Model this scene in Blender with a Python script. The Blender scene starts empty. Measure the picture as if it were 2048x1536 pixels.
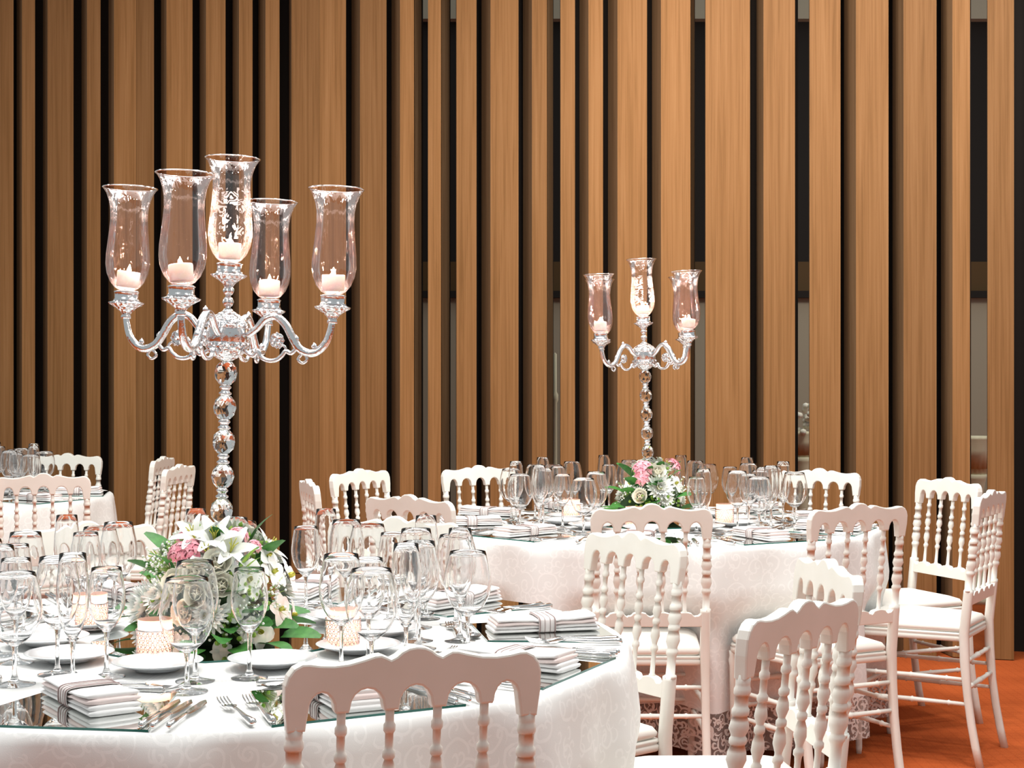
import bpy, bmesh, math, random
from mathutils import Vector, Matrix
random.seed(7)
PI = math.pi
S = bpy.context.scene
COL = S.collection
F = 3100.0; HC = 1.335; HZ = 762.0
# ---------------------------------------------------------------- camera, world, lights, exposure
cam_d = bpy.data.cameras.new('camera'); cam = bpy.data.objects.new('camera', cam_d); COL.objects.link(cam)
cam.location = (0, 0, HC); cam.rotation_euler = (PI/2, 0, 0)
cam_d.sensor_width = 36; cam_d.lens = F/2048*36; cam_d.shift_y = -(768-HZ)/2048; cam_d.clip_end = 60
S.camera = cam
W = bpy.data.worlds.new('world'); S.world = W; W.use_nodes = True
W.node_tree.nodes['Background'].inputs[0].default_value = (.92, .99, 1.0, 1)
W.node_tree.nodes['Background'].inputs[1].default_value = 0.42
S.view_settings.view_transform = 'Standard'; S.view_settings.look = 'None'
S.view_settings.exposure = 0.0; S.view_settings.gamma = 1.0; S.view_settings.use_curve_mapping = False
S.cycles.max_bounces = 18; S.cycles.transmission_bounces = 18; S.cycles.glossy_bounces = 8
S.cycles.diffuse_bounces = 3; S.cycles.transparent_max_bounces = 16
def area(name, loc, target, size, power, col=(1, .95, .88), sy=None):
    d = bpy.data.lights.new(name, 'AREA'); d.energy = power; d.color = col; d.size = size
    if sy: d.shape = 'RECTANGLE'; d.size_y = sy
    else: d.shape = 'DISK'
    o = bpy.data.objects.new(name, d); COL.objects.link(o); o.location = loc
    o.rotation_euler = (Vector(target)-Vector(loc)).to_track_quat('-Z', 'Y').to_euler(); return o
for i, (x, y, p) in enumerate([(-1.6, 3.4, 46), (0.6, 2.9, 46), (-.4, 4.6, 52), (1.6, 4.4, 52), (.2, 6.2, 56), (2.1, 6.2, 46), (-2.4, 6.0, 46), (-1.2, 1.7, 42), (2.3, 2.2, 34)]):
    area('ceiling_lamp', (x, y, 3.9), (x, y+.2, 0), .34, p*.62, (1, .98, .95))
area('overhead_fill', (-.2, 3.6, 4.4), (-.2, 3.6, 0), 5.0, 120, (1, .99, .97), 3.6)  # added overhead softbox: soft fill and bright reflections in the glass
area('gallery_fill', (2.3, 8.5, 3.3), (2.6, 10.6, .9), .8, 34, (1, .95, .85))  # added fill that brightens the back room and its ornaments
area('wall_washer', (.75, 5.9, 4.1), (.75, 7.9, 1.6), .9, 44, (1, .90, .78), .25)
area('wall_washer', (-2.0, 6.9, 4.1), (-1.9, 8.7, .6), .9, 5, (1, .84, .66), .25)
# ---------------------------------------------------------------- materials
MATS = {}
def mat(name, col=(.8, .8, .8), rough=.5, metal=0, trans=0, ior=1.45, emis=None, es=0, sss=0, spec=.5, coat=0, alpha=1):
    m = bpy.data.materials.new(name); m.use_nodes = True; b = m.node_tree.nodes['Principled BSDF']
    I = b.inputs; I['Base Color'].default_value = (*col, 1); I['Roughness'].default_value = rough
    I['Metallic'].default_value = metal; I['Transmission Weight'].default_value = trans; I['IOR'].default_value = ior
    I['Specular IOR Level'].default_value = spec; I['Coat Weight'].default_value = coat
    if emis: I['Emission Color'].default_value = (*emis, 1); I['Emission Strength'].default_value = es
    if sss: I['Subsurface Weight'].default_value = sss; I['Subsurface Radius'].default_value = (.02, .012, .008)
    MATS[name] = m; return m
def nt(m): return m.node_tree.nodes, m.node_tree.links, m.node_tree.nodes['Principled BSDF']
def ramp(N, L, src, stops):
    r = N.new('ShaderNodeValToRGB'); L.new(src, r.inputs[0]); e = r.color_ramp.elements
    while len(e) < len(stops): e.new(.5)
    for k, (p, c) in enumerate(stops): e[k].position = p; e[k].color = (*c, 1)
    return r.outputs[0]
def coords(N, L, scale=(1, 1, 1), kind='Object'):
    t = N.new('ShaderNodeTexCoord'); mp = N.new('ShaderNodeMapping'); mp.inputs['Scale'].default_value = scale
    L.new(t.outputs[kind], mp.inputs[0]); return mp.outputs[0]
def noise(N, L, v, sc, det=4, dist=0, rough=.5):
    n = N.new('ShaderNodeTexNoise'); n.inputs['Scale'].default_value = sc; n.inputs['Detail'].default_value = det
    n.inputs['Distortion'].default_value = dist; n.inputs['Roughness'].default_value = rough; L.new(v, n.inputs['Vector']); return n.outputs['Fac']
def bump(N, L, B, h, st, dist=.01):
    b = N.new('ShaderNodeBump'); b.inputs['Strength'].default_value = st; b.inputs['Distance'].default_value = dist
    L.new(h, b.inputs['Height']); L.new(b.outputs[0], B.inputs['Normal'])
def math_n(N, L, op, a, b=None):
    n = N.new('ShaderNodeMath'); n.operation = op
    for k, v in ((0, a), (1, b)):
        if v is None: continue
        if isinstance(v, (int, float)): n.inputs[k].default_value = v
        else: L.new(v, n.inputs[k])
    return n.outputs[0]
def wood(name, dark, mid, light, rough=.45):
    m = mat(name, mid, rough+.15, spec=.18); N, L, B = nt(m)
    oi = N.new('ShaderNodeObjectInfo')
    t = N.new('ShaderNodeTexCoord'); mp = N.new('ShaderNodeMapping'); mp.inputs['Scale'].default_value = (16, 16, .40)
    L.new(t.outputs['Object'], mp.inputs[0])
    cx = N.new('ShaderNodeCombineXYZ'); r20 = math_n(N, L, 'MULTIPLY', oi.outputs['Random'], 37.0)
    L.new(r20, cx.inputs[0]); L.new(r20, cx.inputs[2]); L.new(cx.outputs[0], mp.inputs['Location'])
    n1 = noise(N, L, mp.outputs[0], 2.4, 5, .55, .6)
    mp2 = N.new('ShaderNodeMapping'); mp2.inputs['Scale'].default_value = (150, 150, 1.4); L.new(t.outputs['Object'], mp2.inputs[0])
    n2 = noise(N, L, mp2.outputs[0], 1.0, 3)
    s = math_n(N, L, 'ADD', math_n(N, L, 'MULTIPLY', n1, .62), math_n(N, L, 'MULTIPLY', n2, .38))
    c = ramp(N, L, s, [(.30, dark), (.5, mid), (.72, light)])
    hv = N.new('ShaderNodeHueSaturation'); L.new(c, hv.inputs['Color'])
    L.new(math_n(N, L, 'ADD', math_n(N, L, 'MULTIPLY', oi.outputs['Random'], .34), .83), hv.inputs['Value'])
    hv.inputs['Saturation'].default_value = 1.0
    L.new(hv.outputs[0], B.inputs['Base Color']); bump(N, L, B, n2, .15, .002); return m
wood('slat_wood', (.175, .080, .024), (.262, .125, .045), (.32, .163, .066))
wood('shaded_side_wood', (.12, .066, .032), (.185, .105, .052), (.23, .14, .075))  # darker copy of the slat wood, shade of the side faces in its colour
mat('gap_shade', (.018, .010, .006), .8)  # deep shade between the slats, put into the colour
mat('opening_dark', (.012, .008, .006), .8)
mat('plaster', (.42, .37, .28), .8)
mat('beam_brown', (.10, .05, .012), .7)
def chair_paint():
    m = mat('chair_white', (.82, .80, .76), .33, spec=.5); N, L, B = nt(m)
    v = coords(N, L); n = noise(N, L, v, 9, 3); L.new(ramp(N, L, n, [(.3, (.78, .77, .70)), (.7, (.84, .83, .77))]), B.inputs['Base Color'])
    bump(N, L, B, noise(N, L, v, 60, 2), .05, .002)
chair_paint()
m = mat('cushion', (.86, .83, .77), .65, sss=0); N, L, B = nt(m); bump(N, L, B, noise(N, L, coords(N, L), 300, 2), .15, .001)
m = mat('carpet', (.5, .1, .02), .95, spec=.1); N, L, B = nt(m); v = coords(N, L)
n1 = noise(N, L, v, 3, 4); n2 = noise(N, L, v, 220, 2)
br = N.new('ShaderNodeTexBrick'); br.inputs['Scale'].default_value = 6; br.inputs['Mortar Size'].default_value = .02
br.offset = 0; br.inputs['Brick Width'].default_value = .25; br.inputs['Row Height'].default_value = .25
L.new(v, br.inputs['Vector']); s = math_n(N, L, 'ADD', math_n(N, L, 'MULTIPLY', n1, .5), math_n(N, L, 'MULTIPLY', n2, .5))
s = math_n(N, L, 'SUBTRACT', s, math_n(N, L, 'MULTIPLY', br.outputs['Fac'], .07))
L.new(ramp(N, L, s, [(.3, (.34, .066, .016)), (.7, (.57, .124, .032))]), B.inputs['Base Color']); bump(N, L, B, n2, .5, .004)
def spiral(N, L, v, sc, width=.1, turns=2.6, lim=.46):
    # curling tendrils: a spiral in every voronoi cell of the unrolled cloth (u = angle * radius, v = height)
    sp = N.new('ShaderNodeSeparateXYZ'); L.new(v, sp.inputs[0])
    an = math_n(N, L, 'ARCTAN2', sp.outputs[1], sp.outputs[0]); cb = N.new('ShaderNodeCombineXYZ')
    L.new(math_n(N, L, 'MULTIPLY', an, .9), cb.inputs[0]); L.new(sp.outputs[2], cb.inputs[1])
    n = N.new('ShaderNodeTexNoise'); n.inputs['Scale'].default_value = sc*.9; L.new(cb.outputs[0], n.inputs['Vector'])
    ad = N.new('ShaderNodeVectorMath'); ad.operation = 'MULTIPLY_ADD'; L.new(n.outputs['Color'], ad.inputs[0]); ad.inputs[1].default_value = (.5/sc,)*3; L.new(cb.outputs[0], ad.inputs[2])
    vo = N.new('ShaderNodeTexVoronoi'); vo.voronoi_dimensions = '2D'; vo.inputs['Scale'].default_value = sc; vo.inputs['Randomness'].default_value = .8; L.new(ad.outputs[0], vo.inputs['Vector'])
    di = N.new('ShaderNodeVectorMath'); di.operation = 'MULTIPLY'; L.new(ad.outputs[0], di.inputs[0]); di.inputs[1].default_value = (sc, sc, 0)
    ps = N.new('ShaderNodeVectorMath'); ps.operation = 'MULTIPLY'; L.new(vo.outputs['Position'], ps.inputs[0]); ps.inputs[1].default_value = (sc, sc, 0)
    df = N.new('ShaderNodeVectorMath'); df.operation = 'SUBTRACT'; L.new(di.outputs[0], df.inputs[0]); L.new(ps.outputs[0], df.inputs[1])
    s2 = N.new('ShaderNodeSeparateXYZ'); L.new(df.outputs[0], s2.inputs[0]); sc3 = N.new('ShaderNodeSeparateColor'); L.new(vo.outputs['Color'], sc3.inputs[0])
    sg = math_n(N, L, 'SIGN', math_n(N, L, 'SUBTRACT', sc3.outputs[0], .5))
    ph = math_n(N, L, 'DIVIDE', math_n(N, L, 'ARCTAN2', math_n(N, L, 'MULTIPLY', s2.outputs[1], sg), s2.outputs[0]), 2*PI)
    q = math_n(N, L, 'FRACT', math_n(N, L, 'ADD', math_n(N, L, 'ADD', math_n(N, L, 'MULTIPLY', vo.outputs['Distance'], turns), ph), sc3.outputs[1]))
    d = math_n(N, L, 'ABSOLUTE', math_n(N, L, 'SUBTRACT', q, .5))
    return math_n(N, L, 'MULTIPLY', math_n(N, L, 'LESS_THAN', d, width), math_n(N, L, 'LESS_THAN', vo.outputs['Distance'], lim+.1))
def scroll(N, L, v, sc, width=.06):
    # curling vine lines: iso-lines of warped noise plus rings
    n = noise(N, L, v, sc, 1, 1.6, .4)
    w = math_n(N, L, 'FRACT', math_n(N, L, 'MULTIPLY', n, 7.0))
    d = math_n(N, L, 'ABSOLUTE', math_n(N, L, 'SUBTRACT', w, .5))
    g = noise(N, L, v, sc*1.7, 1, .5)
    l = math_n(N, L, 'LESS_THAN', d, width*1.6)
    return math_n(N, L, 'MULTIPLY', l, math_n(N, L, 'GREATER_THAN', g, .45))
def cloth_mat(name, base, line, sc):
    m = mat(name, base, .75, spec=.25); N, L, B = nt(m); v = coords(N, L)
    s = math_n(N, L, 'MAXIMUM', spiral(N, L, v, sc), spiral(N, L, v, sc*1.9, .12, 1.6, .35))
    mx = N.new('ShaderNodeMix'); mx.data_type = 'RGBA'; L.new(s, mx.inputs[0])
    mx.inputs[6].default_value = (*base, 1); mx.inputs[7].default_value = (*line, 1)
    L.new(mx.outputs[2], B.inputs['Base Color'])
    h = math_n(N, L, 'ADD', s, math_n(N, L, 'MULTIPLY', noise(N, L, v, 700, 1), .3)); bump(N, L, B, h, .25, .0015)
cloth_mat('tablecloth', (.775, .775, .76), (.835, .835, .82), 14)
m = mat('lace', (.72, .66, .62), .8); N, L, B = nt(m); v = coords(N, L)
s = math_n(N, L, 'MAXIMUM', spiral(N, L, v, 20, .17, 2.2, .5), spiral(N, L, v, 34, .2, 1.6, .4)); tr = N.new('ShaderNodeBsdfTransparent'); mxs = N.new('ShaderNodeMixShader')
fac = math_n(N, L, 'ADD', math_n(N, L, 'MULTIPLY', s, .72), .26); L.new(fac, mxs.inputs[0]); L.new(tr.outputs[0], mxs.inputs[1]); L.new(B.outputs[0], mxs.inputs[2])
L.new(mxs.outputs[0], N['Material Output'].inputs[0])
mat('mirror', (.80, .82, .80), .015, 1.0)
mat('glass_edge', (.02, .16, .13), .1, trans=.3)
mat('crystal', (1, .99, .98), 0.0, trans=1, ior=1.5)
mat('glass', (1, 1, 1), 0.0, trans=1, ior=1.45)
def thin_glass(name, tint, lo, hi, etched=False):
    # thin blown wall: a clear sheet whose reflectivity follows the viewing angle
    m = bpy.data.materials.new(name); m.use_nodes = True; N = m.node_tree.nodes; L = m.node_tree.links
    N.remove(N['Principled BSDF']); t = N.new('ShaderNodeBsdfTransparent'); t.inputs[0].default_value = (*tint, 1)
    g = N.new('ShaderNodeBsdfGlossy'); g.inputs['Roughness'].default_value = .02; g.inputs['Color'].default_value = (1, .93, .90, 1)
    fr = N.new('ShaderNodeFresnel'); fr.inputs[0].default_value = 1.5
    a = math_n(N, L, 'ADD', math_n(N, L, 'MULTIPLY', fr.outputs[0], hi), lo)
    mx = N.new('ShaderNodeMixShader'); L.new(a, mx.inputs[0]); L.new(t.outputs[0], mx.inputs[1]); L.new(g.outputs[0], mx.inputs[2])
    v = coords(N, L, (1, 1, .25)); b = N.new('ShaderNodeBump'); b.inputs['Strength'].default_value = .6; b.inputs['Distance'].default_value = .006
    L.new(noise(N, L, v, 75, 2), b.inputs['Height']); L.new(b.outputs[0], g.inputs['Normal'])
    out = mx.outputs[0]
    if etched:
        d = N.new('ShaderNodeBsdfDiffuse'); d.inputs[0].default_value = (.95, .88, .86, 1)
        v2 = coords(N, L); s = scroll(N, L, v2, 26, .16)
        sp = N.new('ShaderNodeSeparateXYZ'); L.new(v2, sp.inputs[0])
        at = N.new('ShaderNodeMath'); at.operation = 'ARCTAN2'; L.new(sp.outputs[1], at.inputs[0]); L.new(sp.outputs[0], at.inputs[1])
        gate = math_n(N, L, 'GREATER_THAN', math_n(N, L, 'SINE', math_n(N, L, 'MULTIPLY', at.outputs[0], 5.0)), -.35)
        z = sp.outputs[2]; zz = math_n(N, L, 'MULTIPLY', math_n(N, L, 'GREATER_THAN', z, .055), math_n(N, L, 'LESS_THAN', z, .155))
        f2 = math_n(N, L, 'MULTIPLY', math_n(N, L, 'MULTIPLY', s, .75), math_n(N, L, 'MULTIPLY', gate, zz))
        m2 = N.new('ShaderNodeMixShader'); L.new(f2, m2.inputs[0]); L.new(out, m2.inputs[1]); L.new(d.outputs[0], m2.inputs[2]); out = m2.outputs[0]
    L.new(out, N['Material Output'].inputs[0]); MATS[name] = m
thin_glass('hurricane_glass', (.95, .885, .87), .05, .85)
thin_glass('etched_glass', (.955, .905, .89), .05, .85, True)
thin_glass('bowl_glass', (.965, .965, .965), .03, .85)
m = mat('silver', (.84, .84, .85), .16, 1.0); N, L, B = nt(m); bump(N, L, B, noise(N, L, coords(N, L), 90, 3), .35, .004)
m = mat('chased_silver', (.86, .86, .87), .2, 1.0); N, L, B = nt(m)
vo = N.new('ShaderNodeTexVoronoi'); vo.inputs['Scale'].default_value = 130; L.new(coords(N, L), vo.inputs['Vector']); bump(N, L, B, vo.outputs['Distance'], .8, .006)
mat('steel', (.72, .71, .70), .14, 1.0)
mat('china', (.84, .86, .88), .12, spec=.6, coat=.4)
mat('wax', (.95, .87, .86), .5, sss=.6)
mat('flame', (1, .8, .5), .5, emis=(1, .82, .55), es=28)
m = mat('napkin', (.88, .86, .85), .8); N, L, B = nt(m); bump(N, L, B, noise(N, L, coords(N, L), 500, 2), .2, .001)
mat('napkin_pink', (.86, .72, .69), .8)
mat('ribbon', (.30, .20, .19), .6)
mat('band_cloth', (.70, .64, .62), .5)
m = mat('copper_glass', (.72, .40, .32), .12, .55, emis=None)
m = bpy.data.materials.new('votive_glow'); m.use_nodes = True; MATS['votive_glow'] = m; N = m.node_tree.nodes; L = m.node_tree.links
N.remove(N['Principled BSDF']); tl = N.new('ShaderNodeBsdfTranslucent'); tl.inputs[0].default_value = (.95, .74, .66, 1); tp = N.new('ShaderNodeBsdfTransparent'); tp.inputs[0].default_value = (1, .80, .72, 1)
mx = N.new('ShaderNodeMixShader'); mx.inputs[0].default_value = .45; L.new(tp.outputs[0], mx.inputs[1]); L.new(tl.outputs[0], mx.inputs[2]); L.new(mx.outputs[0], N['Material Output'].inputs[0])
mat('cup_metal', (.75, .66, .64), .25, 1.0)
def petal_mat(n, c, tip):
    m = mat(n, c, .55, sss=.12); N, L, B = nt(m); v = coords(N, L)
    L.new(ramp(N, L, noise(N, L, v, 70, 2), [(.3, c), (.7, tip)]), B.inputs['Base Color'])
petal_mat('petal_white', (.88, .89, .82), (.95, .95, .92)); petal_mat('petal_cream', (.88, .85, .70), (.94, .91, .82))
petal_mat('petal_pink', (.80, .22, .30), (.90, .50, .54)); petal_mat('petal_blush', (.88, .78, .74), (.93, .88, .84))
petal_mat('flower_centre', (.48, .52, .05), (.70, .62, .15))
petal_mat('leaf', (.025, .13, .02), (.06, .24, .04)); petal_mat('leaf_light', (.22, .42, .05), (.38, .58, .12))
mat('foam', (.02, .05, .015), .9)
mat('stand_cream', (.82, .76, .55), .6)
mat('table_wood', (.10, .05, .03), .6)
# ---------------------------------------------------------------- helpers
def P(px, py, Y): return Vector(((px-1024)*Y/F, Y, HC-(py-HZ)*Y/F))
def proj(p): return 1024+p[0]/p[1]*F, HZ+(HC-p[2])/p[1]*F
class MB:
    def __init__(s): s.v = []; s.f = []; s.mi = []; s.sm = []
    def add(s, vs, fs, mi=0, smooth=True):
        o = len(s.v); s.v += [tuple(v) for v in vs]; s.f += [tuple(i+o for i in f) for f in fs]; s.mi += [mi]*len(fs); s.sm += [smooth]*len(fs)
    def lathe(s, prof, n=16, c=(0, 0, 0), mi=0, closed=False, M=None, flute=0, nf=0):
        vs = []; fs = []
        for (r, z) in prof:
            for k in range(n):
                a = 2*PI*k/n; rr = r*(1+flute*math.cos(nf*a)) if nf else r
                p = Vector((rr*math.cos(a), rr*math.sin(a), z))
                if M: p = M @ p
                vs.append(p+Vector(c))
        m = len(prof)
        for i in range(m-1 if not closed else m):
            j = (i+1) % m
            for k in range(n):
                l = (k+1) % n; fs.append((i*n+k, i*n+l, j*n+l, j*n+k))
        if not closed:
            if prof[0][0] > 1e-4: fs.append(tuple(range(n-1, -1, -1)))
            if prof[-1][0] > 1e-4: fs.append(tuple((m-1)*n+k for k in range(n)))
        s.add(vs, fs, mi); return s
    def box(s, a, b, mi=0):
        x0, y0, z0 = a; x1, y1, z1 = b
        s.add([(x0, y0, z0), (x1, y0, z0), (x1, y1, z0), (x0, y1, z0), (x0, y0, z1), (x1, y0, z1), (x1, y1, z1), (x0, y1, z1)],
              [(0, 3, 2, 1), (4, 5, 6, 7), (0, 1, 5, 4), (1, 2, 6, 5), (2, 3, 7, 6), (3, 0, 4, 7)], mi, False); return s
    def prism(s, poly, z0, z1, mi=0, mis=None):
        n = len(poly); vs = [(x, y, z0) for x, y in poly]+[(x, y, z1) for x, y in poly]
        s.add(vs, [tuple(range(n-1, -1, -1)), tuple(range(n, 2*n))], mi, False)
        for k in range(n):
            l = (k+1) % n; s.add([vs[k], vs[l], vs[l+n], vs[k+n]], [(0, 1, 2, 3)], (mis[k] if mis else mi), False)
        return s
    def tube(s, pts, rad, n=8, mi=0, flat=1.0):
        pts = [Vector(p) for p in pts]; m = len(pts); R = rad if isinstance(rad, (list, tuple)) else [rad]*m
        vs = []; fs = []; up = None
        for i in range(m):
            t = (pts[min(i+1, m-1)]-pts[max(i-1, 0)]).normalized()
            if up is None: up = Vector((0, 0, 1)) if abs(t.z) < .9 else Vector((1, 0, 0))
            a = t.cross(up)
            if a.length < 1e-4: a = t.cross(Vector((0, 1, 0)))
            a.normalize(); b = a.cross(t).normalized(); up = b
            for k in range(n):
                q = 2*PI*k/n; vs.append(pts[i]+a*math.cos(q)*R[i]*flat+b*math.sin(q)*R[i])
        for i in range(m-1):
            for k in range(n):
                l = (k+1) % n; fs.append((i*n+k, i*n+l, (i+1)*n+l, (i+1)*n+k))
        fs.append(tuple(range(n-1, -1, -1))); fs.append(tuple((m-1)*n+k for k in range(n)))
        s.add(vs, fs, mi); return s
    def mesh(s, name, mats):
        me = bpy.data.meshes.new(name); me.from_pydata(s.v, [], s.f)
        for m in (mats if isinstance(mats, (list, tuple)) else [mats]): me.materials.append(MATS[m])
        me.polygons.foreach_set('material_index', s.mi); me.polygons.foreach_set('use_smooth', s.sm)
        me.update(); return me
def put(name, me, parent=None, loc=(0, 0, 0), rot=(0, 0, 0), sc=None):
    o = bpy.data.objects.new(name, me); COL.objects.link(o); o.parent = parent; o.location = loc; o.rotation_euler = rot
    if sc: o.scale = sc
    return o
def tag(o, label=None, cat=None, group=None, kind=None):
    if label: o['label'] = label
    if cat: o['category'] = cat
    if group: o['group'] = group
    if kind: o['kind'] = kind
    return o
def thing(name, label, cat, loc, rz=0, group=None):
    o = put(name, None, None, loc, (0, 0, rz)); o.empty_display_size = .05; return tag(o, label, cat, group)
def copy_tree(o, parent=None):
    c = o.copy(); COL.objects.link(c); c.parent = parent
    for ch in o.children: copy_tree(ch, c)
    return c
def fix(me):
    bm = bmesh.new(); bm.from_mesh(me); bmesh.ops.recalc_face_normals(bm, faces=bm.faces); bm.to_mesh(me); bm.free(); return me
# ---------------------------------------------------------------- room shell
fl = MB().box((-8, -2, -.05), (8, 13, 0)).mesh('floor', 'carpet'); tag(put('floor', fl), kind='structure')
def WY(px):   # depth of the slanted slat wall behind pixel column px
    k = (px-1024)/F; return (7.39+.30*2.42)/(1+.30*k)
def WP(px, dd=0):
    Y = WY(px)+dd; return ((px-1024)*Y/F, Y)
wall = put('wall_back', None); tag(wall, kind='structure')
ZT = 4.3
slats = [(-150, -140, -98), (-84, -72, -18), (-8, 0, 27), (33, 44, 70), (86, 95, 147), (163, 174, 201), (217, 228, 272.5), (273, 273, 308), (322, 333, 385), (399, 412, 451),
         (465, 478, 505), (517, 531, 559), (578, 583, 638), (638.5, 638.5, 692), (703, 720, 773), (783, 800, 828), (856, 856, 882), (912, 913, 953), (963, 981, 1037),
         (1046, 1064, 1094), (1120, 1121, 1150), (1159, 1177, 1206), (1216, 1235, 1294), (1304, 1322, 1381), (1410, 1411, 1500), (1513, 1527, 1590), (1618, 1619, 1681),
         (1688, 1712, 1777), (1785, 1807, 1873), (1882, 1905, 1940), (1974, 1975, 2028), (2052, 2070, 2130), (2140, 2160, 2220)]
for (a, b, c) in slats:
    two = b == a; m = MB()
    D = .13
    pl = [WP(b), WP(c), WP(c-2, D+.06), WP(a+1 if not two else b+1, D+.06)]
    if not two: pl.append(WP(a, D))
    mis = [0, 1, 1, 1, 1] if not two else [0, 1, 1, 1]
    o = Vector((pl[0][0], pl[0][1], 0)); pl = [(x-o.x, y-o.y) for x, y in pl]
    if c < 700:
        m.prism(pl, .004, .281, 0, mis); m.prism(pl, .286, ZT, 0, mis)
    else: m.prism(pl, .004, ZT, 0, mis)
    put('slat', fix(m.mesh('slat', ['slat_wood', 'shaded_side_wood'])), wall, o)
# boards behind the closed gaps, near-black to carry the shade of the recess
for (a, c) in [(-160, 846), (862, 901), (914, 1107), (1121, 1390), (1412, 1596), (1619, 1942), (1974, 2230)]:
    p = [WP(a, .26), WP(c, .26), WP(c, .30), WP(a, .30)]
    put('backing_board', fix(MB().prism(p, .0, ZT).mesh('backing_board', 'gap_shade')), wall)
# side returns of the openings (greenish brown edges)
for (a, c) in [(829, 843), (883, 899), (1095, 1106), (1382, 1389)]:
    p = [WP(a, .15), WP(c, .20), WP(c, .25), WP(a, .25)]
    put('trim', fix(MB().prism(p, .0, ZT).mesh('trim', 'shaded_side_wood')), wall)
# room behind the openings
r = put('wall_far', None); tag(r, kind='structure')
put('panel', MB().box((-3, 11.5, 0), (7, 11.6, 1.95)).mesh('panel', 'plaster'), r)
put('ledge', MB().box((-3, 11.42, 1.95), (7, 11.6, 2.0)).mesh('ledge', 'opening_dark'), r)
put('beam', MB().box((-3, 11.5, 2.0), (7, 11.6, 2.22)).mesh('beam', 'beam_brown'), r)
put('dark_opening_sheet', MB().box((-3, 11.5, 2.22), (7, 11.6, 4.0)).mesh('dark_opening_sheet', 'opening_dark'), r)  # near-black sheet put in for the darkness of the upper opening
put('header', MB().box((-3, 11.4, 4.0), (7, 11.6, 5)).mesh('header', 'plaster'), r)
# pale ornaments seen through the openings
def ornament(px, py_top, py_bot, Y, rtop, label, flower):
    top = P(px, py_top, Y); bot = P(px, py_bot, Y)
    t = thing('pedestal_stand', label, 'stand', (top.x, Y, 0))
    m = MB(); zt = top.z; zb = bot.z
    m.lathe([(.16, 0), (.16, .03), (.05, .06), (.035, .3), (.03, zb-.1), (.045, zb), (.05, zb+.02), (.06, zb+.05)], 16)
    put('pedestal', m.mesh('pedestal', 'stand_cream'), t)
    m = MB(); h = zt-zb
    m.lathe([(.055, zb+.05), (.05, zb+.12), (.06, zb+.3*h), (rtop*.8, zb+.7*h), (rtop, zt-.02), (rtop*1.05, zt), (rtop*.9, zt-.01), (.03, zb+.4*h)], 24, flute=.03, nf=12)
    put('fluted_vase', m.mesh('fluted_vase', 'stand_cream'), t)
    if flower:
        m = MB()
        for k in range(26):
            c = Vector((random.uniform(-.09, .09), random.uniform(-.08, .08), zt+random.uniform(-.02, .16)))
            m.lathe([(0, -.022), (.018, -.012), (.022, 0), (.016, .014), (0, .02)], 7, c)
        put('flower_heads', m.mesh('flower_heads', 'petal_cream'), t)['kind'] = 'stuff'
ornament(1606, 862, 930, 9.6, .07, 'cream pedestal vase of pale flowers seen through the slat gap behind the back chair', True)
ornament(1955, 872, 965, 9.4, .075, 'cream fluted pedestal vase seen through the rightmost slat gap', False)
t = thing('candle_column', 'slim pale column seen through the narrow slat gap left of the far candelabrum', 'column', (*(P(1110, 0, 9.5).xy), 0))
put('shaft', MB().lathe([(.06, 0), (.06, .02), (.014, .05), (.013, 1.2), (.02, 1.22), (.02, 1.25), (.011, 1.27), (.011, 1.5), (0, 1.51)], 12).mesh('shaft', 'stand_cream'), t)
# ---------------------------------------------------------------- chairs
def yc(z):
    if z > .46: return -.105*(z-.46)
    return -.055*((.46-z)/.46)**2
def crest_poly():
    pk = .95; P0 = []
    half = [(0, 0), (.012, -.0015), (.022, -.006), (.030, -.0125), (.0385, -.0165), (.045, -.013), (.053, -.0095), (.062, -.010), (.078, -.0145), (.10, -.0195), (.122, -.021), (.142, -.0195), (.158, -.0165), (.168, -.0165), (.180, -.0225), (.188, -.033), (.1925, -.047), (.1925, -.075), (.190, -.095), (.188, -.115)]
    low = [(.164, -.115)]
    def arch(x0, x1, zf, top):
        out = []
        for k in range(0, 9):
            a = PI*k/8; xm = (x0+x1)/2; w = abs(x1-x0)/2
            out.append((xm+w*math.cos(a), zf+(top-zf)*math.sin(a)))
        return out
    # from right post inward
    seq = [(.162, -.115), (.160, -.100)]+[(x, z) for x, z in arch(.120, .158, -.088, -.060)]+[(.118, -.092), (.099, -.092)]
    seq += arch(.048, .097, -.086, -.058)+[(.0465, -.092), (.0255, -.092)]
    cen = arch(-.024, .024, -.086, -.057)
    right = half+low[1:]+seq
    pts = [(x, pk+z) for x, z in right]+[(x, pk+z) for x, z in cen]
    left = [(-x, pk+z) for x, z in reversed(right)]
    return pts+left[:-1]
def slab(poly, th, name, mt, bev=.003):
    """vertical board with outline poly (x,z), thickness th in y, leaning with the chair back"""
    bm = bmesh.new(); vs = [bm.verts.new((x, -th/2, z)) for x, z in poly]; f = bm.faces.new(vs)
    g = bmesh.ops.extrude_face_region(bm, geom=[f]); nv = [e for e in g['geom'] if isinstance(e, bmesh.types.BMVert)]
    for v in nv: v.co.y = th/2
    bmesh.ops.recalc_face_normals(bm, faces=bm.faces)
    eg = [e for e in bm.edges if len(e.link_faces) == 2 and any(len(q.verts) > 6 for q in e.link_faces)]
    if bev: bmesh.ops.bevel(bm, geom=eg, offset=bev, segments=2, profile=.5, affect='EDGES', clamp_overlap=True)
    for v in bm.verts: v.co.y += -.20+yc(v.co.z)
    me = bpy.data.meshes.new(name); bm.to_mesh(me); bm.free(); me.materials.append(MATS[mt]); return me
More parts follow.
